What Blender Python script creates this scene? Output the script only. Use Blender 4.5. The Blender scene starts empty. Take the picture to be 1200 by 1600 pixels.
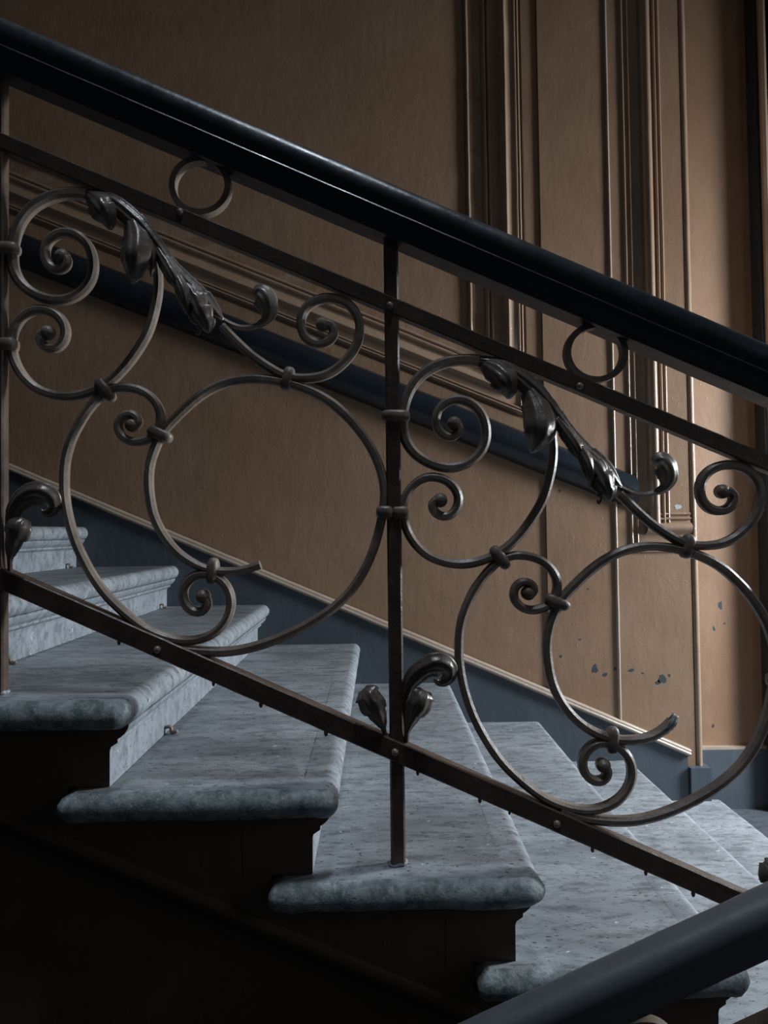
import bpy, bmesh, math, random
from mathutils import Vector, Matrix, noise
random.seed(7)
S = bpy.context.scene
COL = S.collection
# ---------------------------------------------------------------- camera
cam_data = bpy.data.cameras.new('camera')
cam_data.sensor_fit = 'VERTICAL'
cam_data.sensor_height = 36.0
cam_data.lens = 1155.0 / 1600.0 * 36.0
cam_data.clip_start = 0.02
cam = bpy.data.objects.new('camera', cam_data)
COL.objects.link(cam)
R = (0.99986, -0.00853, -0.01421)
U = (0.01399, -0.02453, 0.99960)
F = (0.00888, 0.99966, 0.02441)
cam.matrix_world = Matrix(((R[0], U[0], -F[0], 0.0), (R[1], U[1], -F[1], 0.0),
                           (R[2], U[2], -F[2], 1.1721), (0, 0, 0, 1)))
S.camera = cam
# ---------------------------------------------------------------- world, light, exposure
world = bpy.data.worlds.new('stairwell_air')
S.world = world
world.use_nodes = True
bg = world.node_tree.nodes['Background']
bg.inputs['Color'].default_value = (0.55, 0.66, 0.80, 1)
bg.inputs['Strength'].default_value = 0.022


def area(name, loc, target, sx, sy, power, col):
    d = bpy.data.lights.new(name, 'AREA')
    d.shape = 'RECTANGLE'
    d.size, d.size_y, d.energy, d.color = sx, sy, power, col
    o = bpy.data.objects.new(name, d)
    COL.objects.link(o)
    o.location = loc
    v = Vector(target) - Vector(loc)
    o.rotation_euler = v.to_track_quat('-Z', 'Y').to_euler()
    return o


# daylight of the landing window, to the right of the stairs
area('landing_window_light', (3.10, 2.12, 1.62), (2.25, 2.24, 1.02), 0.45, 1.2, 158.0, (0.87, 0.94, 1.0))
# weak fill lamp added on the viewer's side, lifting the ironwork fronts
area('front_fill_light', (2.9, -0.3, 1.9), (0.2, 1.3, 1.0), 0.6, 1.0, 4.0, (0.92, 0.96, 1.0))
# skylight high over the open well, in front of the flight above
area('skylight', (0.6, 0.98, 5.4), (0.5, 1.04, 0.0), 1.6, 0.3, 130.0, (0.78, 0.88, 1.0))
S.view_settings.view_transform = 'Standard'
S.view_settings.look = 'None'
S.view_settings.exposure = 0.0
S.view_settings.gamma = 1.0
S.view_settings.use_curve_mapping = False

# ---------------------------------------------------------------- helpers
def tag(o, label=None, cat=None, group=None, kind=None):
    for k, v in (('label', label), ('category', cat), ('group', group), ('kind', kind)):
        if v:
            o[k] = v
    return o


def empty(name, loc=(0, 0, 0)):
    o = bpy.data.objects.new(name, None)
    o.empty_display_size = 0.05
    o.location = loc
    COL.objects.link(o)
    return o


def mesh(name, verts, faces, mats, parent=None, smooth=False, loc=(0, 0, 0), mat_idx=None, angle=None):
    me = bpy.data.meshes.new(name)
    me.from_pydata([tuple(v) for v in verts], [], faces)
    for m in (mats if isinstance(mats, (list, tuple)) else [mats]):
        me.materials.append(m)
    if mat_idx:
        for p, i in zip(me.polygons, mat_idx):
            p.material_index = i
    bm = bmesh.new()
    bm.from_mesh(me)
    bmesh.ops.recalc_face_normals(bm, faces=bm.faces)
    bm.to_mesh(me)
    bm.free()
    if smooth:
        me.polygons.foreach_set('use_smooth', [True] * len(me.polygons))
        if angle:
            me.set_sharp_from_angle(angle=math.radians(angle))
    o = bpy.data.objects.new(name, me)
    COL.objects.link(o)
    o.location = loc
    if parent:
        o.parent = parent
    return o


def share(src, parent, loc, name=None):
    o = src.copy()
    COL.objects.link(o)
    o.parent = parent
    o.location = loc
    return o


def catmull(P, step):
    """Evenly resampled Catmull-Rom curve through tuples of any length."""
    n = len(P)
    dense = []
    for i in range(n - 1):
        p0, p1, p2, p3 = P[max(i - 1, 0)], P[i], P[i + 1], P[min(i + 2, n - 1)]
        for k in range(12):
            t = k / 12.0
            dense.append([0.5 * (2 * b + (c - a) * t + (2 * a - 5 * b + 4 * c - d) * t * t +
                                 (3 * b - a - 3 * c + d) * t ** 3) for a, b, c, d in zip(p0, p1, p2, p3)])
    dense.append(list(P[-1]))
    L = [0.0]
    for a, b in zip(dense, dense[1:]):
        L.append(L[-1] + math.hypot(b[0] - a[0], b[1] - a[1]))
    m = max(2, int(L[-1] / step))
    out, j = [], 0
    for k in range(m + 1):
        s = L[-1] * k / m
        while j < len(L) - 2 and L[j + 1] < s:
            j += 1
        f = (s - L[j]) / max(1e-9, L[j + 1] - L[j])
        out.append([a + (b - a) * f for a, b in zip(dense[j], dense[j + 1])])
    return out


def smooth_path(P, it=2):
    P = [list(p) for p in P]
    for _ in range(it):
        P = [P[0]] + [[0.25 * a + 0.5 * b + 0.25 * c for a, b, c in zip(x, y, z)]
                      for x, y, z in zip(P, P[1:], P[2:])] + [P[-1]]
    return P


def bar_sweep(path, width, depth, step=0.006, ch=0.0048, ends=(1.0, 1.0), wob=0.06, smooth_it=4):
    """A forged bar following a curve in the plane of the railing (x across, z up, y deep)."""
    P = smooth_path(catmull(path, step), smooth_it)
    n = len(P)
    V, Fc = [], []
    ph = random.random() * 50
    for i, (x, z) in enumerate(P):
        a, b = P[max(i - 1, 0)], P[min(i + 1, n - 1)]
        t = Vector((b[0] - a[0], b[1] - a[1])).normalized()
        nx, nz = -t.y, t.x
        s = i / (n - 1.0)
        k = ends[0] + (ends[1] - ends[0]) * s
        w = 0.5 * width * k * (1 + wob * noise.noise((x * 30 + ph, z * 30, 3.0)))
        d = 0.5 * depth * (0.75 + 0.25 * k)
        c = ch
        for u, v in ((-w, -d + c), (-w + c, -d), (w - c, -d), (w, -d + c),
                     (w, d - c), (w - c, d), (-w + c, d), (-w, d - c)):
            V.append((x + nx * u, v, z + nz * u))
    for i in range(n - 1):
        for j in range(8):
            q = (j + 1) % 8
            Fc.append((i * 8 + j, i * 8 + q, i * 8 + 8 + q, i * 8 + 8 + j))
    Fc.append(tuple(range(8)))
    Fc.append(tuple(range((n - 1) * 8, n * 8)))
    return V, Fc


def join(*parts):
    V, Fc = [], []
    for v, f in parts:
        o = len(V)
        V += list(v)
        Fc += [tuple(i + o for i in q) for q in f]
    return V, Fc


def superball(c, r, axis=0.0, ex=0.75, nu=20, nv=10):
    """Rounded lump with radii r = (along, deep, across), turned by axis in the railing plane."""
    V, Fc = [], []
    sg = lambda v, e: math.copysign(abs(v) ** e, v)
    ca, sa = math.cos(axis), math.sin(axis)
    for j in range(nv + 1):
        th = -math.pi / 2 + math.pi * j / nv
        for i in range(nu):
            ph = 2 * math.pi * i / nu
            a = r[0] * sg(math.cos(th), ex) * sg(math.cos(ph), ex)
            y = r[1] * sg(math.cos(th), ex) * sg(math.sin(ph), ex)
            b = r[2] * sg(math.sin(th), ex)
            V.append((c[0] + a * ca - b * sa, c[1] + y, c[2] + a * sa + b * ca))
    for j in range(nv):
        for i in range(nu):
            k = (i + 1) % nu
            Fc.append((j * nu + i, j * nu + k, (j + 1) * nu + k, (j + 1) * nu + i))
    return V, Fc


def snub(path, r, depth):
    """Coiled-in end of a scroll: a round boss with a nipple on both faces."""
    x, z = path[-1]
    n = 16
    V, Fc = [], []
    prof = [(0.001, -depth * 1.15), (r * 0.45, -depth * 1.05), (r * 0.62, -depth * 0.8), (r * 0.95, -depth * 0.55),
            (r, -depth * 0.35), (r, depth * 0.35), (r * 0.95, depth * 0.55), (0.001, depth * 0.7)]
    for (q, y) in prof:
        for i in range(n):
            a = 2 * math.pi * i / n
            V.append((x + q * math.cos(a), y, z + q * math.sin(a)))
    for j in range(len(prof) - 1):
        for i in range(n):
            k = (i + 1) % n
            Fc.append((j * n + i, j * n + k, j * n + n + k, j * n + n + i))
    Fc += [tuple(range(n)), tuple(range((len(prof) - 1) * n, len(prof) * n))]
    return V, Fc


def leaf_sweep(P, cup=0.55, thick=0.0028, step=0.003, lobes=3.0, bite=0.16, ribs=0.06, ns=17, y0=0.0, wide=1.0):
    """Beaten acanthus leaf: ribbon along (x, z, half width, bulge to the front), cupped, ribbed, ragged edge."""
    Q = smooth_path(catmull(P, step), 2)
    n = len(Q)
    front, back = [], []
    rnd = random.random() * 9
    for i, (x, z, hw, d) in enumerate(Q):
        a, b = Q[max(i - 1, 0)], Q[min(i + 1, n - 1)]
        t = Vector((b[0] - a[0], 0, b[1] - a[1]))
        t = t.normalized() if t.length > 1e-9 else Vector((1, 0, 0))
        side = Vector((-t.z, 0, t.x))
        hw *= wide
        s = i / (n - 1.0)
        rag0 = bite * ((s * lobes + rnd) % 1.0) ** 2.2 * min(1, 4 * s)
        rag = 1.0 - rag0 + 0.07 * noise.noise((s * 9, rnd, 0)) + 0.03 * noise.noise((s * 40, rnd, 0))
        for j in range(ns):
            q = -1 + 2.0 * j / (ns - 1)
            w = hw * rag
            y = -d - cup * hw * (1 - q * q) + cup * hw * 0.5 + ribs * hw * math.cos(q * 3 * math.pi)
            v = Vector((x, y0 + y, z)) + side * (w * q)
            front.append(v)
            back.append(v + Vector((0, thick, 0)) - side * (thick * 0.8 * q))
    V = front + back
    m = len(front)
    Fc = []
    for i in range(n - 1):
        for j in range(ns - 1):
            a, b = i * ns + j, i * ns + j + 1
            Fc.append((a, b, b + ns, a + ns))
            Fc.append((m + a, m + a + ns, m + b + ns, m + b))
        for j in (0, ns - 1):
            a = i * ns + j
            Fc.append((a, a + ns, m + a + ns, m + a))
    for i in (0, n - 1):
        for j in range(ns - 1):
            a = i * ns + j
            Fc.append((a, a + 1, m + a + 1, m + a))
    return V, Fc


def box(x0, x1, y0, y1, z0, z1):
    V = [(x, y, z) for x in (x0, x1) for y in (y0, y1) for z in (z0, z1)]
    return V, [(0, 1, 3, 2), (4, 6, 7, 5), (0, 4, 5, 1), (2, 3, 7, 6), (0, 2, 6, 4), (1, 5, 7, 3)]


def prism_y(poly, y0, y1):
    """Polygon in x,z given thickness in y."""
    n = len(poly)
    V = [(x, y0, z) for x, z in poly] + [(x, y1, z) for x, z in poly]
    Fc = [tuple(range(n)), tuple(range(2 * n - 1, n - 1, -1))]
    Fc += [(i, (i + 1) % n, n + (i + 1) % n, n + i) for i in range(n)]
    return V, Fc


def moulding(path, prof, y_face, rough=0.0):
    """Mitred moulding on a wall facing -y: prof = (offset to the left of the path, height proud of y_face)."""
    n = len(path)
    V, Fc = [], []
    m = len(prof)
    for i, p in enumerate(path):
        p = Vector(p)
        ds = []
        if i > 0:
            ds.append((p - Vector(path[i - 1])).normalized())
        if i < n - 1:
            ds.append((Vector(path[i + 1]) - p).normalized())
        ns_ = [Vector((-d.y, d.x)) for d in ds]
        b = ns_[0] if len(ns_) == 1 else (ns_[0] + ns_[1]) / (1 + ns_[0].dot(ns_[1]))
        for o, h in prof:
            V.append((p.x + b.x * o, y_face - h, p.y + b.y * o))
    for i in range(n - 1):
        for j in range(m - 1):
            Fc.append((i * m + j, i * m + j + 1, (i + 1) * m + j + 1, (i + 1) * m + j))
    return V, Fc


def half_round(o, w, h, base=0.0):
    """profile points of a bead of width w and height h starting at offset o"""
    return [(o + w / 2 - w / 2 * math.cos(math.pi * i / 6), base + h * math.sin(math.pi * i / 6)) for i in range(7)]


def subdivide_path(path, k):
    out = []
    for a, b in zip(path, path[1:]):
        out += [(a[0] + (b[0] - a[0]) * i / k, a[1] + (b[1] - a[1]) * i / k) for i in range(k)]
    return out + [path[-1]]


def jitter(V, amp, sc, only=None):
    return [tuple(Vector(v) + Vector(noise.noise_vector(Vector(v) * sc)) * amp) for v in V]


def rail_profile(s=1.0):
    half = [(0.0, 0.090), (0.012, 0.0893), (0.021, 0.0865), (0.028, 0.081), (0.0325, 0.073), (0.034, 0.063), (0.033, 0.053), (0.030, 0.046),
            (0.027, 0.042), (0.0265, 0.0385), (0.036, 0.0378), (0.0372, 0.0355), (0.036, 0.032), (0.031, 0.028), (0.029, 0.020), (0.0285, 0.004), (0.026, 0.0)]
    full = half + [(-d, h) for d, h in half[::-1] if d > 0]
    return [(d * s, h * s) for d, h in full]


def plain_profile(s=1.0):
    half = [(0.0, 0.090), (0.014, 0.0885), (0.024, 0.084), (0.0305, 0.076), (0.034, 0.066), (0.034, 0.055), (0.0315, 0.046), (0.0275, 0.0405),
            (0.0265, 0.036), (0.0285, 0.033), (0.0285, 0.028), (0.025, 0.022), (0.024, 0.004), (0.022, 0.0)]
    return [(d * s, h * s) for d, h in half + [(-d, h) for d, h in half[::-1] if d > 0]]


def handrail_sweep(p0, p1, y, prof, n=90):
    """Moulded wooden rail from p0 to p1 (x, z of its underside); profile square to the slope."""
    p0, p1 = Vector(p0), Vector(p1)
    t = (p1 - p0).normalized()
    nx, nz = -t.y, t.x
    V, Fc = [], []
    m = len(prof)
    for i in range(n + 1):
        c = p0 + (p1 - p0) * (i / n)
        for d, h in prof:
            k = 0.0007 * noise.noise((c.x * 25, d * 60, h * 60))
            V.append((c.x + nx * (h + k), y + d + k, c.y + nz * (h + k)))
    for i in range(n):
        for j in range(m):
            q = (j + 1) % m
            Fc.append((i * m + j, i * m + q, (i + 1) * m + q, (i + 1) * m + j))
    Fc += [tuple(range(m)), tuple(range(n * m, n * m + m))]
    return V, Fc


# ---------------------------------------------------------------- materials
class Mat:
    def __init__(self, name, rough=0.5, metal=0.0, spec=0.5):
        self.m = bpy.data.materials.new(name)
        self.m.use_nodes = True
        self.t = self.m.node_tree
        self.b = self.t.nodes['Principled BSDF']
        self.b.inputs['Roughness'].default_value = rough
        self.b.inputs['Metallic'].default_value = metal
        self.b.inputs['Specular IOR Level'].default_value = spec
        tc = self.t.nodes.new('ShaderNodeNewGeometry')
        self.pos = tc.outputs['Position']

    def noise(self, scale, detail=4.0, rough=0.55, stretch=None, distort=0.0):
        n = self.t.nodes.new('ShaderNodeTexNoise')
        n.inputs['Scale'].default_value = scale
        n.inputs['Detail'].default_value = detail
        n.inputs['Roughness'].default_value = rough
        n.inputs['Distortion'].default_value = distort
        src = self.pos
        if stretch:
            mp = self.t.nodes.new('ShaderNodeMapping')
            mp.inputs['Scale'].default_value = stretch
            self.t.links.new(src, mp.inputs['Vector'])
            src = mp.outputs['Vector']
        self.t.links.new(src, n.inputs['Vector'])
        return n.outputs['Fac']

    def ramp(self, fac, stops):
        r = self.t.nodes.new('ShaderNodeValToRGB')
        el = r.color_ramp.elements
        while len(el) < len(stops):
            el.new(0.5)
        for e, (p, c) in zip(el, stops):
            e.position = p
            e.color = (c, c, c, 1) if isinstance(c, (int, float)) else (*c, 1)
        self.t.links.new(fac, r.inputs['Fac'])
        return r.outputs['Color']

    def mix(self, fac, a, b, mode='MIX'):
        n = self.t.nodes.new('ShaderNodeMix')
        n.data_type = 'RGBA'
        n.blend_type = mode
        for sock, v in ((n.inputs[0], fac), (n.inputs[6], a), (n.inputs[7], b)):
            if isinstance(v, bpy.types.NodeSocket):
                self.t.links.new(v, sock)
            elif isinstance(v, (int, float)):
                sock.default_value = v
            else:
                sock.default_value = (*v, 1)
        return n.outputs[2]

    def color(self, c):
        if isinstance(c, bpy.types.NodeSocket):
            self.t.links.new(c, self.b.inputs['Base Color'])
        else:
            self.b.inputs['Base Color'].default_value = (*c, 1)

    def roughness(self, c):
        self.t.links.new(c, self.b.inputs['Roughness'])

    def bump(self, *layers):
        prev = None
        for h, strength, dist in layers:
            n = self.t.nodes.new('ShaderNodeBump')
            n.inputs['Strength'].default_value = strength
            n.inputs['Distance'].default_value = dist
            self.t.links.new(h, n.inputs['Height'])
            if prev:
                self.t.links.new(prev, n.inputs['Normal'])
            prev = n.outputs['Normal']
        self.t.links.new(prev, self.b.inputs['Normal'])
        return self


def paint(name, dark, light, rough=0.42, chips=None, spec=0.4):
    """Old oil paint on plaster: cloudy colour, sags, pimples and small chips."""
    m = Mat(name, rough, 0, spec)
    c = m.ramp(m.noise(2.2, 6, 0.6), [(0.3, dark), (0.7, light)])
    c = m.mix(m.ramp(m.noise(26, 3, 0.6, (1, 1, 0.35)), [(0.35, 0.0), (0.8, 0.30)]), c, tuple(v * 0.72 for v in dark))
    if chips:
        c = m.mix(m.ramp(m.noise(34, 5, 0.62), [(0.70, 0.0), (0.735, 1.0)]), c, chips)
    m.color(c)
    m.bump((m.noise(3.5, 4, 0.5), 0.35, 0.012), (m.noise(42, 4, 0.55, (1, 1, 0.4)), 0.22, 0.004),
           (m.ramp(m.noise(95, 2, 0.5), [(0.66, 0.0), (0.74, 1.0)]), 0.35, 0.0015))
    return m.m


def stone(name, base, pale, dirt):
    m = Mat(name, 0.62, 0, 0.35)
    c = m.ramp(m.noise(5.0, 8, 0.62, (0.8, 1.6, 1)), [(0.28, base), (0.72, pale)])
    streak = m.ramp(m.noise(26, 8, 0.72, (0.6, 1.7, 1.0)), [(0.47, 0.0), (0.64, 0.8)])
    c = m.mix(streak, c, tuple(v * 0.55 for v in base))
    c = m.mix(m.ramp(m.noise(70, 5, 0.7, (0.5, 1.6, 1.0), 0.6), [(0.60, 0.0), (0.66, 0.75)]), c, tuple(v * 0.38 for v in base))
    pits = m.noise(120, 3, 0.6, (0.5, 1.2, 1.0))
    c = m.mix(m.ramp(pits, [(0.63, 0.0), (0.67, 0.9)]), c, dirt)
    c = m.mix(m.ramp(m.noise(48, 4, 0.6, (0.7, 1.3, 1), 0.4), [(0.68, 0.0), (0.72, 0.8)]), c, tuple(min(1, v * 1.8) for v in pale))
    m.color(c)
    m.bump((m.noise(9, 5, 0.6), 0.25, 0.006), (m.ramp(pits, [(0.6, 1.0), (0.69, 0.0)]), 0.45, 0.0015),
           (m.noise(160, 4, 0.7), 0.18, 0.0015))
    return m.m


def old_edge(name):
    """Nosing of the outer stair edge: worn teal paint over grey stone."""
    m = Mat(name, 0.55, 0, 0.4)
    c = m.ramp(m.noise(38, 7, 0.68), [(0.34, (0.09, 0.135, 0.14)), (0.47, (0.20, 0.245, 0.255)), (0.64, (0.38, 0.42, 0.44))])
    c = m.mix(m.ramp(m.noise(75, 5, 0.65), [(0.58, 0.0), (0.66, 0.85)]), c, (0.42, 0.44, 0.45))
    c = m.mix(m.ramp(m.noise(55, 5, 0.65, (1, 1, 2)), [(0.64, 0.0), (0.70, 0.8)]), c, (0.12, 0.075, 0.04))
    m.color(c)
    m.bump((m.noise(55, 6, 0.7), 0.55, 0.005), (m.noise(170, 3, 0.6), 0.3, 0.002))
    return m.m


def iron(name, dark, brown, rough=0.42, metal=0.25):
    m = Mat(name, rough, metal, 0.5)
    c = m.ramp(m.noise(16, 6, 0.65), [(0.35, dark), (0.70, brown)])
    c = m.mix(m.ramp(m.noise(150, 3, 0.6), [(0.68, 0.0), (0.74, 0.6)]), c, (0.16, 0.14, 0.125))
    m.color(c)
    m.roughness(m.ramp(m.noise(60, 4, 0.6), [(0.3, rough - 0.10), (0.8, rough + 0.16)]))
    m.bump((m.noise(70, 5, 0.6), 0.35, 0.003), (m.noise(230, 3, 0.6), 0.25, 0.001))
    return m.m


def wood(name, col, rough, chip=(0.05, 0.05, 0.05)):
    m = Mat(name, rough, 0, 0.5)
    c = m.ramp(m.noise(8, 5, 0.6, (0.4, 2, 2)), [(0.3, col), (0.8, tuple(v * 1.5 for v in col))])
    c = m.mix(m.ramp(m.noise(60, 5, 0.6), [(0.70, 0.0), (0.74, 0.8)]), c, chip)
    m.color(c)
    m.roughness(m.ramp(m.noise(30, 4, 0.6), [(0.3, rough - 0.08), (0.8, rough + 0.14)]))
    m.bump((m.noise(14, 4, 0.5), 0.15, 0.006), (m.noise(90, 4, 0.6), 0.18, 0.002))
    return m.m


M_WALL = paint('brown_oil_paint', (0.255, 0.155, 0.095), (0.315, 0.203, 0.132))
M_TRIM = paint('brown_moulding_paint', (0.30, 0.20, 0.135), (0.37, 0.26, 0.185), 0.24, spec=0.6)
M_BASE = paint('slate_blue_paint', (0.055, 0.070, 0.088), (0.085, 0.103, 0.122), 0.5)
M_CAP = paint('buff_bead_paint', (0.33, 0.26, 0.205), (0.44, 0.36, 0.29), 0.26, spec=0.6)
M_BLUE = paint('navy_gloss_paint', (0.010, 0.015, 0.021), (0.015, 0.021, 0.029), 0.27, spec=0.6)
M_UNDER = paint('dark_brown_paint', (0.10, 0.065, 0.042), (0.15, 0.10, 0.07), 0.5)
M_STONE = stone('grey_stone', (0.185, 0.205, 0.226), (0.385, 0.412, 0.438), (0.035, 0.038, 0.042))
M_RISER = stone('pale_stone', (0.22, 0.25, 0.28), (0.34, 0.37, 0.40), (0.11, 0.12, 0.13))
M_EDGE = old_edge('worn_teal_edge')
M_IRON = iron('wrought_iron', (0.14, 0.112, 0.092), (0.27, 0.21, 0.165), metal=0.0)
M_LEAF = iron('beaten_iron', (0.085, 0.072, 0.062), (0.16, 0.13, 0.11), 0.30, 0.1)
M_BAR = iron('brown_iron', (0.055, 0.040, 0.032), (0.115, 0.075, 0.055), metal=0.0)
M_BUFF = iron('burnished_iron', (0.20, 0.175, 0.15), (0.34, 0.29, 0.24), 0.38, 0.2)
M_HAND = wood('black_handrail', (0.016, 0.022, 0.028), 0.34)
M_HAND2 = wood('worn_black_handrail', (0.085, 0.094, 0.105), 0.55)
M_CHIP = Mat('exposed_blue_grey', 0.6); M_CHIP.color((0.035, 0.055, 0.062)); M_CHIP = M_CHIP.m
M_PALE = Mat('exposed_plaster', 0.6); M_PALE.color((0.42, 0.42, 0.43)); M_PALE = M_PALE.m
M_TILE = stone('dark_landing_stone', (0.06, 0.07, 0.085), (0.09, 0.10, 0.12), (0.02, 0.022, 0.025))
# ---------------------------------------------------------------- drawing of the ironwork, in metres from the foot of the middle post
PATH_SNAIL = [(0.1528,0.864),(0.1216,0.8663),(0.0903,0.8608),(0.0628,0.8482),(0.041,0.8281),(0.027,0.8029),(0.02,0.7756),(0.0184,0.7483),(0.0239,0.7249),(0.0391,0.7033),(0.0641,0.6866),(0.0951,0.678),(0.1224,0.6815),(0.146,0.696),(0.1612,0.7192),(0.1632,0.7465),(0.1551,0.7739),(0.1359,0.7917),(0.1146,0.7979),(0.093,0.7923),(0.0792,0.7768),(0.0761,0.7574),(0.0825,0.7397),(0.0979,0.7305),(0.1135,0.7354),(0.1188,0.749),(0.1139,0.758),(0.108,0.755)]
PATH_CEE = [(0.2765,0.7372),(0.2794,0.7059),(0.2739,0.667),(0.2614,0.6244),(0.2413,0.5897),(0.2174,0.559),(0.1897,0.5342),(0.1545,0.5173),(0.1195,0.5108),(0.0885,0.5144),(0.0577,0.5272),(0.0348,0.55),(0.0217,0.5753),(0.0162,0.6025),(0.0205,0.6277),(0.0344,0.6489),(0.054,0.6614),(0.0754,0.6627),(0.0966,0.6546),(0.1119,0.6361),(0.1135,0.6148),(0.1023,0.5975),(0.0859,0.5926),(0.0705,0.6018),(0.0661,0.6154),(0.0729,0.625),(0.0817,0.6222)]
PATH_DOUBLE = [(0.2312,0.4598),(0.2393,0.4558),(0.2434,0.4677),(0.2316,0.4799),(0.2147,0.4777),(0.2048,0.4611),(0.2102,0.4419),(0.233,0.4297),(0.262,0.4354),(0.2776,0.4505),(0.282,0.4791),(0.2681,0.5057),(0.2444,0.5204),(0.2156,0.5256),(0.1988,0.5235),(0.1818,0.5165),(0.1574,0.4929),(0.1328,0.4574),(0.1153,0.4147),(0.1098,0.3719),(0.1123,0.3243),(0.1248,0.2719),(0.1455,0.2241),(0.1757,0.1763),(0.2132,0.1378),(0.2555,0.1064),(0.3029,0.0891),(0.341,0.0875),(0.3748,0.0996),(0.3968,0.1229),(0.4046,0.1511),(0.398,0.1773),(0.3816,0.1941),(0.3626,0.2016),(0.341,0.1995),(0.324,0.1856),(0.3179,0.1668),(0.3232,0.1478),(0.3397,0.1347),(0.3574,0.1377),(0.364,0.1542),(0.3546,0.1629)]
PATH_CIRCLE = [(0.279,0.0886),(0.3122,0.0757),(0.3597,0.0678),(0.4075,0.0674),(0.4555,0.0779),(0.5039,0.0974),(0.5460,0.1200),(0.5810,0.1462),(0.6080,0.1765),(0.6285,0.2120),(0.6440,0.2530),(0.6545,0.2990),(0.6592,0.3446),(0.6503,0.3856),(0.6356,0.419),(0.6163,0.4491),(0.5915,0.4782),(0.5609,0.5042),(0.5213,0.5236),(0.4748,0.5354),(0.4281,0.5371),(0.3845,0.5256),(0.345,0.5018),(0.3111,0.4713),(0.2862,0.4452),(0.2688,0.408),(0.2615,0.374),(0.264,0.331),(0.2732,0.2936),(0.2967,0.2548),(0.3249,0.2281),(0.3631,0.2088),(0.4006,0.2038),(0.435,0.2076),(0.4585,0.2193),(0.4755,0.2355)]
PATH_TAIL = [(0.3923,0.6298),(0.4195,0.6016),(0.4512,0.5734),(0.4874,0.5496),(0.5072,0.5404),(0.5384,0.5367),(0.5753,0.5417),(0.6082,0.5623),(0.6325,0.5942),(0.6389,0.6264),(0.6318,0.6521),(0.611,0.6714),(0.5788,0.6774),(0.5506,0.6677),(0.5344,0.6468),(0.5338,0.6212),(0.5467,0.6021),(0.5677,0.5962),(0.5869,0.6037),(0.5941,0.6203),(0.5854,0.6327),(0.572,0.6307)]
PATH_STALK = [(0.3922,0.642),(0.4069,0.6337),(0.4216,0.6275),(0.4439,0.6272),(0.4608,0.6329)]
LEAF_BAND = [(0.1372,0.8661,0.0062,0.004),(0.1761,0.8566,0.0093,0.012),(0.207,0.8398,0.0124,0.018),(0.2378,0.8139,0.0147,0.02),(0.2646,0.7862,0.0124,0.02),(0.2874,0.7566,0.0109,0.018),(0.3102,0.725,0.0116,0.018),(0.333,0.6974,0.0155,0.016),(0.3598,0.6697,0.0175,0.014),(0.3846,0.646,0.0097,0.01),(0.3962,0.6408,0.0023,0.006)]
LOBE_A = [(0.1605,0.858,0.0097,0.012),(0.1758,0.8441,0.0186,0.026),(0.1873,0.8302,0.0217,0.036),(0.1956,0.8164,0.0194,0.038),(0.2005,0.8046,0.0132,0.03),(0.1999,0.7937,0.0031,0.02)]
LOBE_B = [(0.2339,0.8159,0.0116,0.016),(0.2432,0.7923,0.0202,0.024),(0.2486,0.7688,0.0241,0.034),(0.2493,0.7453,0.0248,0.042),(0.247,0.7258,0.0217,0.04),(0.2416,0.7103,0.0124,0.028),(0.2379,0.7006,0.0019,0.018)]
LOBE_C = [(0.2666,0.7881,0.0058,0.016),(0.2738,0.7607,0.0078,0.022),(0.2745,0.7372,0.0066,0.022),(0.269,0.7158,0.0016,0.012)]
LOBE_D = [(0.2816,0.7606,0.0078,0.018),(0.2986,0.733,0.0109,0.024),(0.31,0.7133,0.0116,0.028),(0.3182,0.6976,0.0093,0.027),(0.3218,0.6827,0.0019,0.02)]
LOBE_E = [(0.3254,0.7053,0.0097,0.018),(0.3462,0.6738,0.0213,0.024),(0.3593,0.6464,0.0248,0.026),(0.3686,0.6268,0.0175,0.02),(0.3703,0.6159,0.0039,0.014)]
LOBE_F = [(0.3080,0.7230,0.0080,0.0200),(0.3215,0.7010,0.0120,0.0280),(0.3300,0.6800,0.0130,0.0330),(0.3350,0.6600,0.0105,0.0310),(0.3375,0.6440,0.0025,0.0220)]
LEAF_TALL = [(0.0159,0.207,0.0031,0.004),(0.0152,0.2332,0.0031,0.006),(0.0149,0.2594,0.004,0.008),(0.0171,0.2856,0.0067,0.012),(0.024,0.3096,0.0111,0.016),(0.0375,0.328,0.0144,0.022),(0.0554,0.3398,0.0166,0.026),(0.0731,0.3428,0.0173,0.026),(0.0884,0.3349,0.0155,0.02),(0.0915,0.3217,0.0111,0.012),(0.0836,0.3109,0.0078,0.006),(0.0714,0.31,0.0049,0.004),(0.066,0.3166,0.0018,0.004)]
LEAF_RIGHT = [(0.017,0.2091,0.0027,0.01),(0.0184,0.2288,0.004,0.014),(0.0231,0.2462,0.0084,0.02),(0.031,0.2635,0.0137,0.028),(0.0385,0.2787,0.0177,0.034),(0.0447,0.2918,0.0166,0.032),(0.0492,0.3005,0.0089,0.024)]
LEAF_LEFT = [(-0.0187,0.2184,0.0022,0.01),(-0.0212,0.2316,0.0035,0.012),(-0.0264,0.247,0.0089,0.018),(-0.0339,0.2646,0.0151,0.026),(-0.0424,0.2822,0.0188,0.032),(-0.05,0.2955,0.0177,0.03),(-0.0565,0.3032,0.0078,0.022)]
LEAF_BUD = [(0.457,0.6315,0.0044,0.003),(0.4709,0.6387,0.0074,0.006),(0.4758,0.6539,0.0133,0.012),(0.471,0.6725,0.0163,0.016),(0.4601,0.6849,0.014,0.014),(0.4508,0.6821,0.0052,0.006)]
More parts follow.
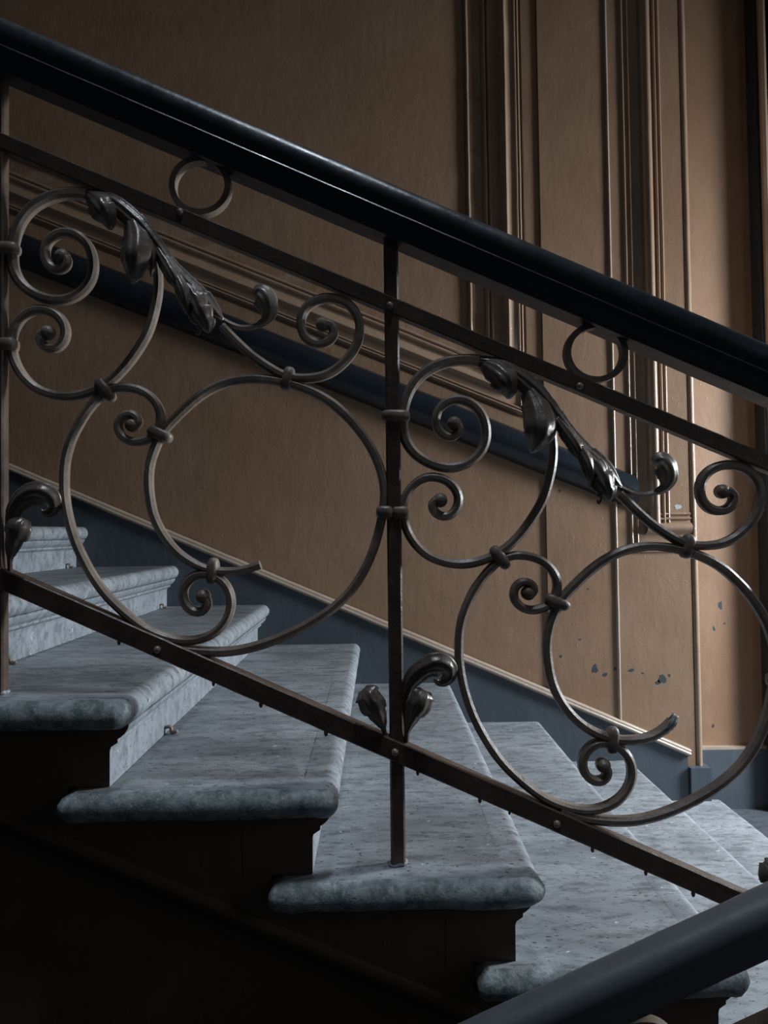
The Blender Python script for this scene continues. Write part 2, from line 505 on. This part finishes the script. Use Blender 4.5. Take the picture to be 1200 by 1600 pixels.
COLLARS = [(-0.018,0.7689,0.0309,0.7683),(-0.0292,0.6035,-0.0004,0.602),(-0.0026,0.602,0.0262,0.6016),(0.1715,0.5375,0.1953,0.5051),(0.2619,0.4511,0.2982,0.4351),(0.5131,0.5537,0.5045,0.5194),(0.3735,0.2251,0.3693,0.1858)]
RIVETS_TOP = [(-0.3607,1.1256),(-0.001,0.9591),(0.3244,0.8154)]
RIVETS_LOW = [(-0.4042,0.3745),(-0.0033,0.1951),(0.2697,0.0698)]
RING_CENTRE = (0.3563,0.8749)

# ---------------------------------------------------------------- the setting
YW, YN, YR = 2.770, 1.203, 1.279          # wall string, outer ends of the steps, plane of the railing
RISE, GO = 0.15, 0.3365
XN = lambda k: 0.2645 + GO * (k - 4)      # nose of step k
ZT = lambda k: RISE * (8 - k)             # top of step k (landing = 0)
Y_FIELD, Y_STILE, Y_PIL = 2.806, 2.794, 2.786
X_COR = 1.190
TOP = 3.7

floor = mesh('floor', *box(1.235, 3.9, 0.9, 3.16, -0.10, 0.0), M_TILE)     # the landing, right of the flight
tag(floor, kind='structure')

wall = mesh('wall_back', *box(-2.4, X_COR, Y_FIELD, 3.15, -0.75, TOP), M_WALL)
tag(wall, kind='structure')
SL = -0.416                                # slope of the wall mouldings
XI, ZI, MW = 0.358, 1.911, 0.223
n_ = Vector((SL, -1.0)).normalized()       # square to the slope, downwards
inner = [(XI, TOP), (XI, ZI), (-2.4, ZI + SL * (-2.4 - XI))]
out_z = lambda x: ZI + SL * (x - XI) - MW / abs(n_.y)
XO = XI + MW
stile = [(XO - .004, TOP), (XO - .004, out_z(XO)), (-2.4, out_z(-2.4)), (-2.4, -0.7), (0.645, -0.7), (0.645, TOP)]
mesh('wall_stile', *prism_y(stile, Y_STILE, Y_FIELD + .002), M_WALL, wall)
prof = half_round(0, .017, .013) + [(.030, 0), (.066, 0), (.068, .004)] + half_round(.069, .013, .010, .006) + half_round(.084, .016, .010, .010) + [
    (.104, .008), (.110, .006), (.117, .008), (.128, .017), (.138, .030), (.145, .037), (.149, .039), (.153, .037), (.157, .029), (.159, .022), (.164, .019),
    (.185, .017)] + half_round(.187, .010, .009, .016) + half_round(.198, .010, .009, .016) + [(.209, .014), (.211, .002), (.219, .002), (.223, .012)]
path = subdivide_path([inner[0], inner[1]], 30)[:-1] + subdivide_path([inner[1], inner[2]], 40)
V, Fc = moulding(path, prof, Y_FIELD)
mesh('panel_moulding', jitter(V, .0012, 18), Fc, M_TRIM, wall, True, angle=40)

# pilaster at the end of the flight, a sunk panel framed by a moulding that dies into its corner
mesh('pilaster', *box(0.638, 1.181, Y_PIL, Y_FIELD + .001, -0.7, TOP), M_WALL, wall)
V, Fc = moulding(subdivide_path([(0.893, -0.7), (0.893, TOP)], 60), [(-o, h) for o, h in half_round(0, .013, .009, -.001)], Y_PIL)
mesh('bead', jitter(V, .0010, 14), Fc, M_CAP, wall, True)
prof = half_round(0, .011, .009, -.001) + [(.018, .001), (.021, -.0005)] + half_round(.022, .009, .008) + [(.033, .0005), (.068, .0005), (.073, .008),
        (.078, .019), (.084, .026), (.092, .030), (.099, .029), (.106, .023), (.111, .013), (.114, .004), (.120, .003)] + half_round(.122, .011, .012, .002) + [
        (.1335, .001), (.138, .001)] + half_round(.139, .012, .010, .0) + [(.153, -.001)]
path = subdivide_path([(0.955, TOP), (0.955, 1.072)], 30)[:-1] + subdivide_path([(0.955, 1.072), (1.181, 1.072)], 4)
V, Fc = moulding(path, prof, Y_PIL)
mesh('pilaster_moulding', jitter(V, .0008, 18), Fc, M_TRIM, wall, True, angle=40)
V, Fc = [], []
for j in range(50):
    z = 0.272 + (TOP - 0.272) * j / 49
    for i in range(14):
        a = 2 * math.pi * i / 14
        V.append((1.197 + .013 * math.cos(a), Y_PIL + .008 + .013 * math.sin(a), z))
for j in range(49):
    for i in range(14):
        Fc.append((j * 14 + i, j * 14 + (i + 1) % 14, j * 14 + 14 + (i + 1) % 14, j * 14 + 14 + i))
mesh('corner_bead', jitter(V, .0009, 12), Fc, M_TRIM, wall, True)

# chips where older blue-grey paint shows, and a pale scar
def chip(x, z, r, y, mat, name, ax=1.0, parent=None):
    n = 14
    poly = []
    for i in range(n):
        a = -2 * math.pi * i / n
        q = r * (0.75 + 0.6 * noise.noise((x * 40 + math.cos(a) * 1.3, z * 40, math.sin(a) * 1.3)))
        poly.append((x + q * math.cos(a), z + q * ax * math.sin(a)))
    mesh(name, *prism_y(poly, y - .0006, y + .001), mat, parent or wall)


for x, z, r, ax in [(0.810, 0.640, .014, 1.6), (0.848, 0.615, .011, .8), (0.947, 0.633, .013, .6), (1.062, 0.598, .018, 1.3), (1.046, 0.585, .013, .7),
                    (1.09, 0.61, .006, 1), (0.99, 0.62, .006, .5), (0.683, 0.689, .006, 1), (0.72, 0.93, .006, 2), (0.745, 0.935, .005, 1), (0.79, 0.94, .005, 1),
                    (0.885, 0.64, .006, 1.6), (0.69, 1.31, .006, 1.5), (0.755, 0.75, .007, .6)]:
    chip(x, z, r, Y_PIL, M_CHIP, 'paint_chip', ax)
chip(1.135, 1.245, .017, Y_PIL, M_PALE, 'plaster_scar', .7)

# underside of the flight above
ceil = mesh('ceiling', *box(-2.6, 3.0, 1.13, 3.2, 3.75, 3.95), M_UNDER)
tag(ceil, kind='structure')

# the wall beyond the corner
wall_r = mesh('wall_right', *box(1.05, 1.60, 3.10, 3.2, -0.3, TOP), M_WALL)
tag(wall_r, kind='structure')
mesh('wall_return', *box(1.05, 1.193, Y_FIELD + .002, 3.10, -0.7, TOP), M_WALL, wall_r)
for x, z, r, ax in [(1.432, 0.838, .011, 1.9), (1.405, 0.74, .007, 2.2), (1.45, 0.76, .005, 1), (1.39, .335, .009, 1.2), (1.40, 1.85, .009, 1.2), (1.50, 1.75, .005, 2)]:
    chip(x, z, r, 3.10, M_CHIP, 'paint_chip', ax, wall_r)
door = mesh('trim_1', *box(1.60, 1.78, 3.02, 3.2, 0.0, TOP), M_HAND)  # casing; its near-black colour stands in for deep shade at the doorway
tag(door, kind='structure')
V, Fc = moulding(subdivide_path([(1.612, 0.0), (1.612, TOP)], 30), [(0.0, 0), (-.004, .012), (-.016, .018), (-.028, .012), (-.032, 0), (-.09, 0), (-.095, .01), (-.11, .01), (-.115, 0)], 3.02)
mesh('casing_bead', V, Fc, M_TRIM, door, True, angle=40)
leaf_ = mesh('door_1', *box(1.78, 2.66, 3.09, 3.13, 0.003, TOP), M_UNDER)
tag(leaf_, kind='structure')
for z0, z1 in ((.18, .95), (1.15, 2.3), (2.5, 3.5)):
    V, Fc = moulding([(1.92, z0), (2.52, z0), (2.52, z1), (1.92, z1), (1.92, z0)], [(0, 0), (.004, .010), (.014, .014), (.026, .008), (.032, -.001)], 3.09)
    mesh('door_panel', V, Fc, M_UNDER, leaf_, True, angle=40)
mesh('wall_far', *box(2.66, 3.7, 3.02, 3.2, 0.0, TOP), M_WALL, wall_r)
base_r = mesh('baseboard_right', *box(1.195, 1.60, 3.068, 3.11, 0.0, 0.243), M_BASE)
tag(base_r, kind='structure')
mesh('ledge', jitter(*[box(1.195, 1.60, 3.074, 3.105, 0.243, 0.253)[0]], .0005, 9), box(0, 1, 0, 1, 0, 1)[1], M_CAP, base_r)

# painted string along the wall, with a buff bead and a plinth under the corner
base = mesh('baseboard_back', *prism_y([(-2.2, 1.776), (1.146, 0.318), (1.146, -.6), (-2.2, -.6)], YW, Y_FIELD), M_BASE)
tag(base, kind='structure')
V, Fc = moulding(subdivide_path([(-2.2, 1.776), (1.150, 0.316)], 60), [(-.004, 0), (-.002, .010), (.004, .015), (.010, .013), (.013, .006), (.016, .008), (.021, .004), (.023, -.02)], YW)
mesh('string_bead', jitter(V, .0012, 25), Fc, M_CAP, base, True)
plinth = mesh('plinth', *box(1.150, 1.224, 2.755, 2.86, 0.0, 0.272), M_BASE, base)

# ---------------------------------------------------------------- dado rail on the wall
V, Fc = [], []
m = 17
N = 110
for i in range(N + 1):
    x = -2.2 + (0.975 + 2.2) * i / N
    zc = 1.640 - 0.4125 * (x - 0.15)
    for j in range(m):
        a = -math.pi / 2 + math.pi * j / (m - 1)
        k = .0012 * noise.noise((x * 22, j * .4, 1))
        V.append((x, 2.800 - (.062 + k) * math.cos(a), zc + (.068 + k) * math.sin(a)))
for i in range(N):
    for j in range(m - 1):
        Fc.append((i * m + j, i * m + j + 1, i * m + m + j + 1, i * m + m + j))
Fc += [tuple(range(m)), tuple(range(N * m, N * m + m))]
dado = mesh('wall_rail', V, Fc, M_BLUE, None, True, angle=50)
tag(dado, 'dark navy half-round painted rail running down the brown wall above the steps', 'wall rail')

# ---------------------------------------------------------------- the flight
stairs = empty('staircase', (0, 0, 0))
tag(stairs, 'worn grey stone staircase climbing to the left along the brown wall', 'staircase')


def tread_mesh(k):
    xb, xt, z = XN(k - 1) - .115, XN(k), ZT(k)
    r = .0240

    def outline(d):
        """plan outline at inset d: rounded corner at the near right, near left rounded too"""
        x0, x1, y0, y1 = xb + d, xt - d, YN + d, YW + .002
        P = []
        rc = max(.004, .030 - d)
        ny, nx = 44, 16
        for i in range(ny):
            P.append((x1, y1 + (y0 + rc - y1) * i / ny))
        for i in range(7):
            a = math.pi / 2 * i / 6
            P.append((x1 - rc + rc * math.cos(a), y0 + rc - rc * math.sin(a)))
        rl = max(.004, .014 - d)
        for i in range(1, nx):
            P.append((x1 - rc + (x0 + rl - x1 + rc) * i / nx, y0))
        for i in range(5):
            a = math.pi / 2 * i / 4
            P.append((x0 + rl - rl * math.sin(a), y0 + rl - rl * math.cos(a)))
        P.append((x0, YN + .16))
        P.append((x0, y1))
        return P
    V, Fc, mi = [], [], []
    rings = []
    for th in (90, 76, 58, 38, 18, 0, -20, -42, -64, -90):
        a = math.radians(th)
        rings.append((r * (1 - math.cos(a)), z - r + r * math.sin(a)))
    rings.insert(0, (r + .035, z))
    n = None
    for d, h in rings:
        P = outline(d)
        n = len(P)
        for x, y in P:
            e = 1.0 if y < YN + .10 else 0.35
            q = Vector((x, y, h))
            nv = Vector(noise.noise_vector(q * 28)) * .0018 * e + Vector(noise.noise_vector(q * 75)) * .0012 * e
            if y < YN + .06 and d <= r and (x > xt - .06 or x < xb + .07):   # corners knocked about
                nv += Vector(noise.noise_vector(q * 34 + Vector((k * 3.1, 0, 0)))) * .0042
            wear = -.004 * max(0, noise.noise((x * 9 + k, y * 9, 2))) * e if d < r + .03 else 0
            V.append((x + nv.x, y + nv.y if y < YW - .01 else y, h + nv.z + wear))
    for i in range(len(rings) - 1):
        for j in range(n):
            q = (j + 1) % n
            Fc.append((i * n + j, i * n + q, (i + 1) * n + q, (i + 1) * n + j))
            yy = V[(i + 1) * n + j][1]
            near = 44 <= j < n - 2 and i >= 1
            mi.append(1 if near else 0)
    Fc.append(tuple(range(n)))
    mi.append(0)
    Fc.append(tuple(range((len(rings) - 1) * n, len(rings) * n)))
    mi.append(0)
    return V, Fc, mi


for k in range(0, 8):
    V, Fc, mi = tread_mesh(k)
    mesh('tread', V, Fc, [M_STONE, M_EDGE], stairs, True, mat_idx=mi, angle=45)
    x, z = XN(k), ZT(k)
    xl = XN(k - 1) - .115
    xl = x - .16
    prof = [(xl, z - .047), (x - .012, z - .047), (x - .014, z - .054), (x - .019, z - .062), (x - .026, z - .068), (x - .031, z - .071), (x - .031, z - .077),
            (x - .036, z - .080), (x - .042, z - .084), (x - .044, z - .090), (x - .0445, z - .1495), (xl, z - .1495)]
    V, Fc = prism_y(prof, YN + .045, YW + .001)
    mesh('riser', V, Fc, [M_RISER, M_UNDER], stairs, False, mat_idx=[1, 0] + [0] * len(prof))
    # bent staple left of the old carpet rods
    for yb in (YN + .365, YW - .09):
        xr, zr = x - .043, z - .15
        if k == 7:
            continue
        pts = [(xr + .000, zr + .014), (xr + .009, zr + .016), (xr + .013, zr + .010), (xr + .012, zr + .004), (xr + .018, zr + .003), (xr + .025, zr + .007)]
        V, Fc = bar_sweep(pts, .006, .010, .003, .0015, smooth_it=1)
        mesh('rod_bracket', V, Fc, M_IRON, stairs, True, loc=(0, yb, 0))

# closed outer string with its bead, down to the soffit
zs = lambda x: 0.424 - 0.435 * x
poly = [(XN(-1) - .115, zs(XN(-1) - .115)), (XN(-1) - .115, ZT(0))]
for k in range(0, 8):
    poly += [(XN(k - 1) - .114, ZT(k) - .049), (XN(k) - .116, ZT(k) - .049)]
poly = poly[:1] + poly[2:]
poly += [(XN(7) - .116, 0.0), (zs(0) / .435, 0.0)]
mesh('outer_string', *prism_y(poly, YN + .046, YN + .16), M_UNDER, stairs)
V, Fc = moulding([(XN(-1) - .115, zs(XN(-1) - .115)), (XN(7) - .1, zs(XN(7) - .1))], [(-.004, 0), (-.003, .004), (.004, .006), (.012, .004), (.016, .0)], YN + .046)
mesh('string_moulding', V, Fc, M_UNDER, stairs, True)
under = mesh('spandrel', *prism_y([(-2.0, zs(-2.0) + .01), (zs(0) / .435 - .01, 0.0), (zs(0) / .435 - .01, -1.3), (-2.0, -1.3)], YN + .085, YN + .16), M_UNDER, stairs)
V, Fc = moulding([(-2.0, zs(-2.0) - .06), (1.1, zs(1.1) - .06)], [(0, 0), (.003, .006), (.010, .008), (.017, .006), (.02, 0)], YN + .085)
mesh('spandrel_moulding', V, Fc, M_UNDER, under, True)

# ---------------------------------------------------------------- the iron railing of the flight
OX, OZ = 0.0272, 0.600                     # foot of the middle post
PANEL = Vector((2 * GO, 0, -2 * RISE))     # one panel to the next
rail = empty('stair_railing', (OX, YR, OZ))
tag(rail, 'dark wrought iron railing with scrolls, acanthus leaves and black wooden handrail standing on the steps', 'railing')
BW, BD = .0172, .021                       # scroll bars


def scroll(name, path, w=BW, d=BD, ends=(1.0, 1.0), boss=(), **kw):
    parts = [bar_sweep(path, w, d, ends=ends, **kw)]
    for e in boss:
        parts.append(snub(path[::-1] if e == 0 else path, .0125, d * .62))
    V, Fc = join(*parts)
    return mesh(name, V, Fc, M_IRON, rail, True, angle=38)


LEFT_FIT = 0.970                           # the upper panel is forged a little narrower
protos = []                                # meshes of the right hand panel, shared with its neighbours
protos.append(scroll('snail_scroll', PATH_SNAIL, ends=(1.1, .85), boss=(1,)))
protos.append(scroll('cee_scroll', PATH_CEE, ends=(.9, .9), boss=(1,)))
protos.append(scroll('double_scroll', PATH_DOUBLE, ends=(.85, .9), boss=(0, 1)))
protos.append(scroll('tail_scroll', PATH_TAIL, ends=(.9, .95), boss=(1,)))
protos.append(scroll('bud_stalk', PATH_STALK, w=.0095, d=.011))
# collars clasping the bars where they touch
for i, (x0, z0, x1, z1) in enumerate(COLLARS):
    c = ((x0 + x1) / 2, 0, (z0 + z1) / 2)
    L = math.hypot(x1 - x0, z1 - z0)
    if i < 3:
        V, Fc = superball(c, (L / 2 + .001, .0175, .0120), math.atan2(z1 - z0, x1 - x0), .6)
    else:
        V, Fc = superball(c, (L / 2 + .004, .0150, .0112), math.atan2(z1 - z0, x1 - x0), .7)
    V = jitter(V, .0012, 60)
    protos.append(mesh('collar', V, Fc, M_IRON, rail, True))
a = RING_CENTRE
n = 56
V, Fc = [], []
for i in range(n):
    t = 2 * math.pi * i / n
    for r_, y in ((.0540, -.010), (.0540, .010), (.0435, .010), (.0435, -.010)):
        V.append((a[0] + r_ * 1.02 * math.cos(t), y, a[1] + r_ * .97 * math.sin(t)))
for i in range(n):
    for j in range(4):
        Fc.append((i * 4 + j, i * 4 + (j + 1) % 4, ((i + 1) % n) * 4 + (j + 1) % 4, ((i + 1) % n) * 4 + j))
ring = mesh('ring', V, Fc, M_IRON, rail, True, angle=40)
protos.append(ring)
for o in protos:
    for s in (-1, 1):
        q = share(o, rail, PANEL * s)
        q.scale.x = LEFT_FIT if s < 0 else 1.0

# the large circles: the right hand one keeps its curled tip, the left hand one is broken off short
circ = scroll('circle_scroll', PATH_CIRCLE, ends=(.95, .9), smooth_it=10)
V, Fc = leaf_sweep([(.4515, .2135, .004, .002), (.4610, .2195, .0075, .005), (.4700, .2300, .009, .007), (.4760, .2420, .0065, .005), (.478, .249, .002, .003)],
                   .5, .004, .003, 3, .2)
mesh('tip_leaf', V, Fc, M_LEAF, circ, True)
V, Fc = leaf_sweep([(.4640, .2245, .003, .012), (.4715, .2360, .0075, .016), (.4775, .2490, .0050, .015)], .4, .003, .002, 2, .2)
mesh('worn_tip', V, Fc, M_PALE, circ, True)
wide = lambda u: u - .0387 * min(u, .4) * min(1, max(0, (.6592 - u) / .2592))
broken = scroll('circle_scroll', [(wide(u), w) for u, w in PATH_CIRCLE[:-4] + [(.4006, .2035), (.430, .2068), (.455, .2150)]], ends=(.95, .85), smooth_it=10)
broken.location = -PANEL
share(circ, rail, PANEL)


def leaf_group(side):
    """acanthus branch of one panel, lobes as sub-parts"""
    loc = PANEL * side
    band = mesh('acanthus_leaf', *leaf_sweep(LEAF_BAND, .5, .003, lobes=4, bite=.12, wide=1.3), M_LEAF, rail, True, loc=loc)
    for P, kw in ((LOBE_A, dict(cup=.8, bite=.16, wide=1.15)), (LOBE_B, dict(cup=.8, bite=.06, lobes=2, wide=1.1)), (LOBE_C, dict(cup=.9, wide=1.2)), (LOBE_D, dict(cup=.8, wide=1.25)), (LOBE_E, dict(cup=.6, bite=.24, lobes=4, wide=.95)), (LOBE_F, dict(cup=.8, bite=.1, lobes=2))):
        mesh('leaf_lobe', *leaf_sweep(P, **kw), M_LEAF, band, True)
    V, Fc = bar_sweep([(.3575, .628), (.3560, .618), (.3520, .612), (.3500, .618)], .004, .004, .002, .001, smooth_it=1)
    mesh('drip', V, Fc, M_LEAF, band, True, loc=(0, -.016, 0))
    bud = mesh('bud', *leaf_sweep(LEAF_BUD, .7, .004, .003, 3, .06, wide=1.35), M_BUFF, rail, True, loc=loc)
    if side < 0:
        band.scale.x = bud.scale.x = LEFT_FIT
    return band


for s in (-1, 0, 1):
    leaf_group(s)


def sprout(side):
    loc = PANEL * side
    tall = mesh('sprout_leaf', *leaf_sweep(LEAF_TALL, .6, .003, lobes=5, bite=.08, wide=1.25), M_LEAF, rail, True, loc=loc)
    mesh('sprout_leaf', *leaf_sweep(LEAF_RIGHT, .65, .003, lobes=3, bite=.2, wide=1.35), M_LEAF, rail, True, loc=loc)
    mesh('sprout_leaf', *leaf_sweep(LEAF_LEFT, .65, .003, lobes=3, bite=.2, wide=1.3), M_LEAF, rail, True, loc=loc)


for s in (-1, 0, 1):
    sprout(s)


def chamfer_bar(p0, p1, h, d, y=0.0, c=.002, n=60):
    """straight flat bar between two points of the railing plane"""
    return bar_sweep([(p0[0] + (p1[0] - p0[0]) * i / n, p0[1] + (p1[1] - p0[1]) * i / n) for i in range(n + 1)], h, d, .02, c, wob=.035, smooth_it=0)


post = None
for s in (-1, 0, 1):
    V, Fc = chamfer_bar((0, 0), (0.0025, 1.085), .0250, .023, c=.003, n=40)
    f = superball((0, 0, .003), (.017, .015, .005), 0, .8, 14, 6)
    if post is None:
        post = mesh('post', V, Fc, M_BAR, rail, True, loc=PANEL * s - Vector((.007, 0, 0)), angle=35)
        foot = mesh('foot', jitter(f[0], .004, 60), f[1], M_RISER, post, True)
    else:
        p = share(post, rail, PANEL * s)
        share(foot, p, (0, 0, 0))
SLB, SLT = -.4532, -.4374
mesh('lower_bar', *chamfer_bar((-.95, .195 + .95 * .4532), (.78, .195 - .78 * .4532), .034, .030), M_BAR, rail, True, angle=35)
mesh('upper_bar', *chamfer_bar((-.95, .962 + .95 * .4374), (1.28, .962 - 1.28 * .4374), .027, .026), M_BAR, rail, True, angle=35)
# runs of old paint hanging under the flat bars
for u in (-.47, -.31, -.23, -.12, .035, .14, .19, .33, .42, .50):
    r_ = .0022 + .0016 * random.random()
    V, Fc = superball((u, -.0125, .195 - .4532 * u - .0185 - r_ * .5), (r_, .003, r_ * 1.8), 0, 1.0, 8, 6)
    mesh('paint_drip', V, Fc, M_BAR, rail, True)
riv = superball((0, 0, 0), (.0065, .006, .0065), 0, 1.0, 12, 6)
rp = None
for pts, y in ((RIVETS_TOP, -.0135), (RIVETS_LOW, -.0155)):
    for x, z in pts:
        if rp is None:
            rp = mesh('rivet', *riv, M_BUFF, rail, True, loc=(x, y, z))
        else:
            share(rp, rail, (x, y, z))
# handrail, underside line in x,z of the railing
hr = lambda x: 1.075 - 0.4440 * x
mesh('handrail', *handrail_sweep((-1.0, hr(-1.0)), (1.25, hr(1.25)), 0, rail_profile(1.0)), M_HAND, rail, True, angle=42)

# ---------------------------------------------------------------- railing of the lower flight, nearer to the viewer
low = empty('lower_railing', (0.0, 1.08, -0.60))
tag(low, 'worn black wooden handrail over an iron railing rising to the right, below the steps', 'railing')
lz = lambda x: 0.6 + 0.3205 + 0.428 * x
mesh('handrail', *handrail_sweep((-1.0, lz(-1.0)), (1.35, lz(1.35)), 0, plain_profile(0.88)), M_HAND2, low, True, angle=42)
bz = lambda x: 0.6 + 0.214 + 0.428 * x
mesh('upper_bar', *chamfer_bar((-1.0, bz(-1.0)), (1.35, bz(1.35)), .027, .026), M_IRON, low, True, angle=35)
r1 = share(ring, low, (0.372 - a[0], 0, 1.012 - a[1]))
for x in (-.30, .80):
    mesh('post', *chamfer_bar((x, -.1), (x, lz(x) + .01), .025, .024, c=.003, n=40), M_IRON, low, True, angle=35)
mesh('lower_bar', *chamfer_bar((-1.0, bz(-1.0) - .75), (1.35, bz(1.35) - .75), .034, .030), M_IRON, low, True, angle=35)
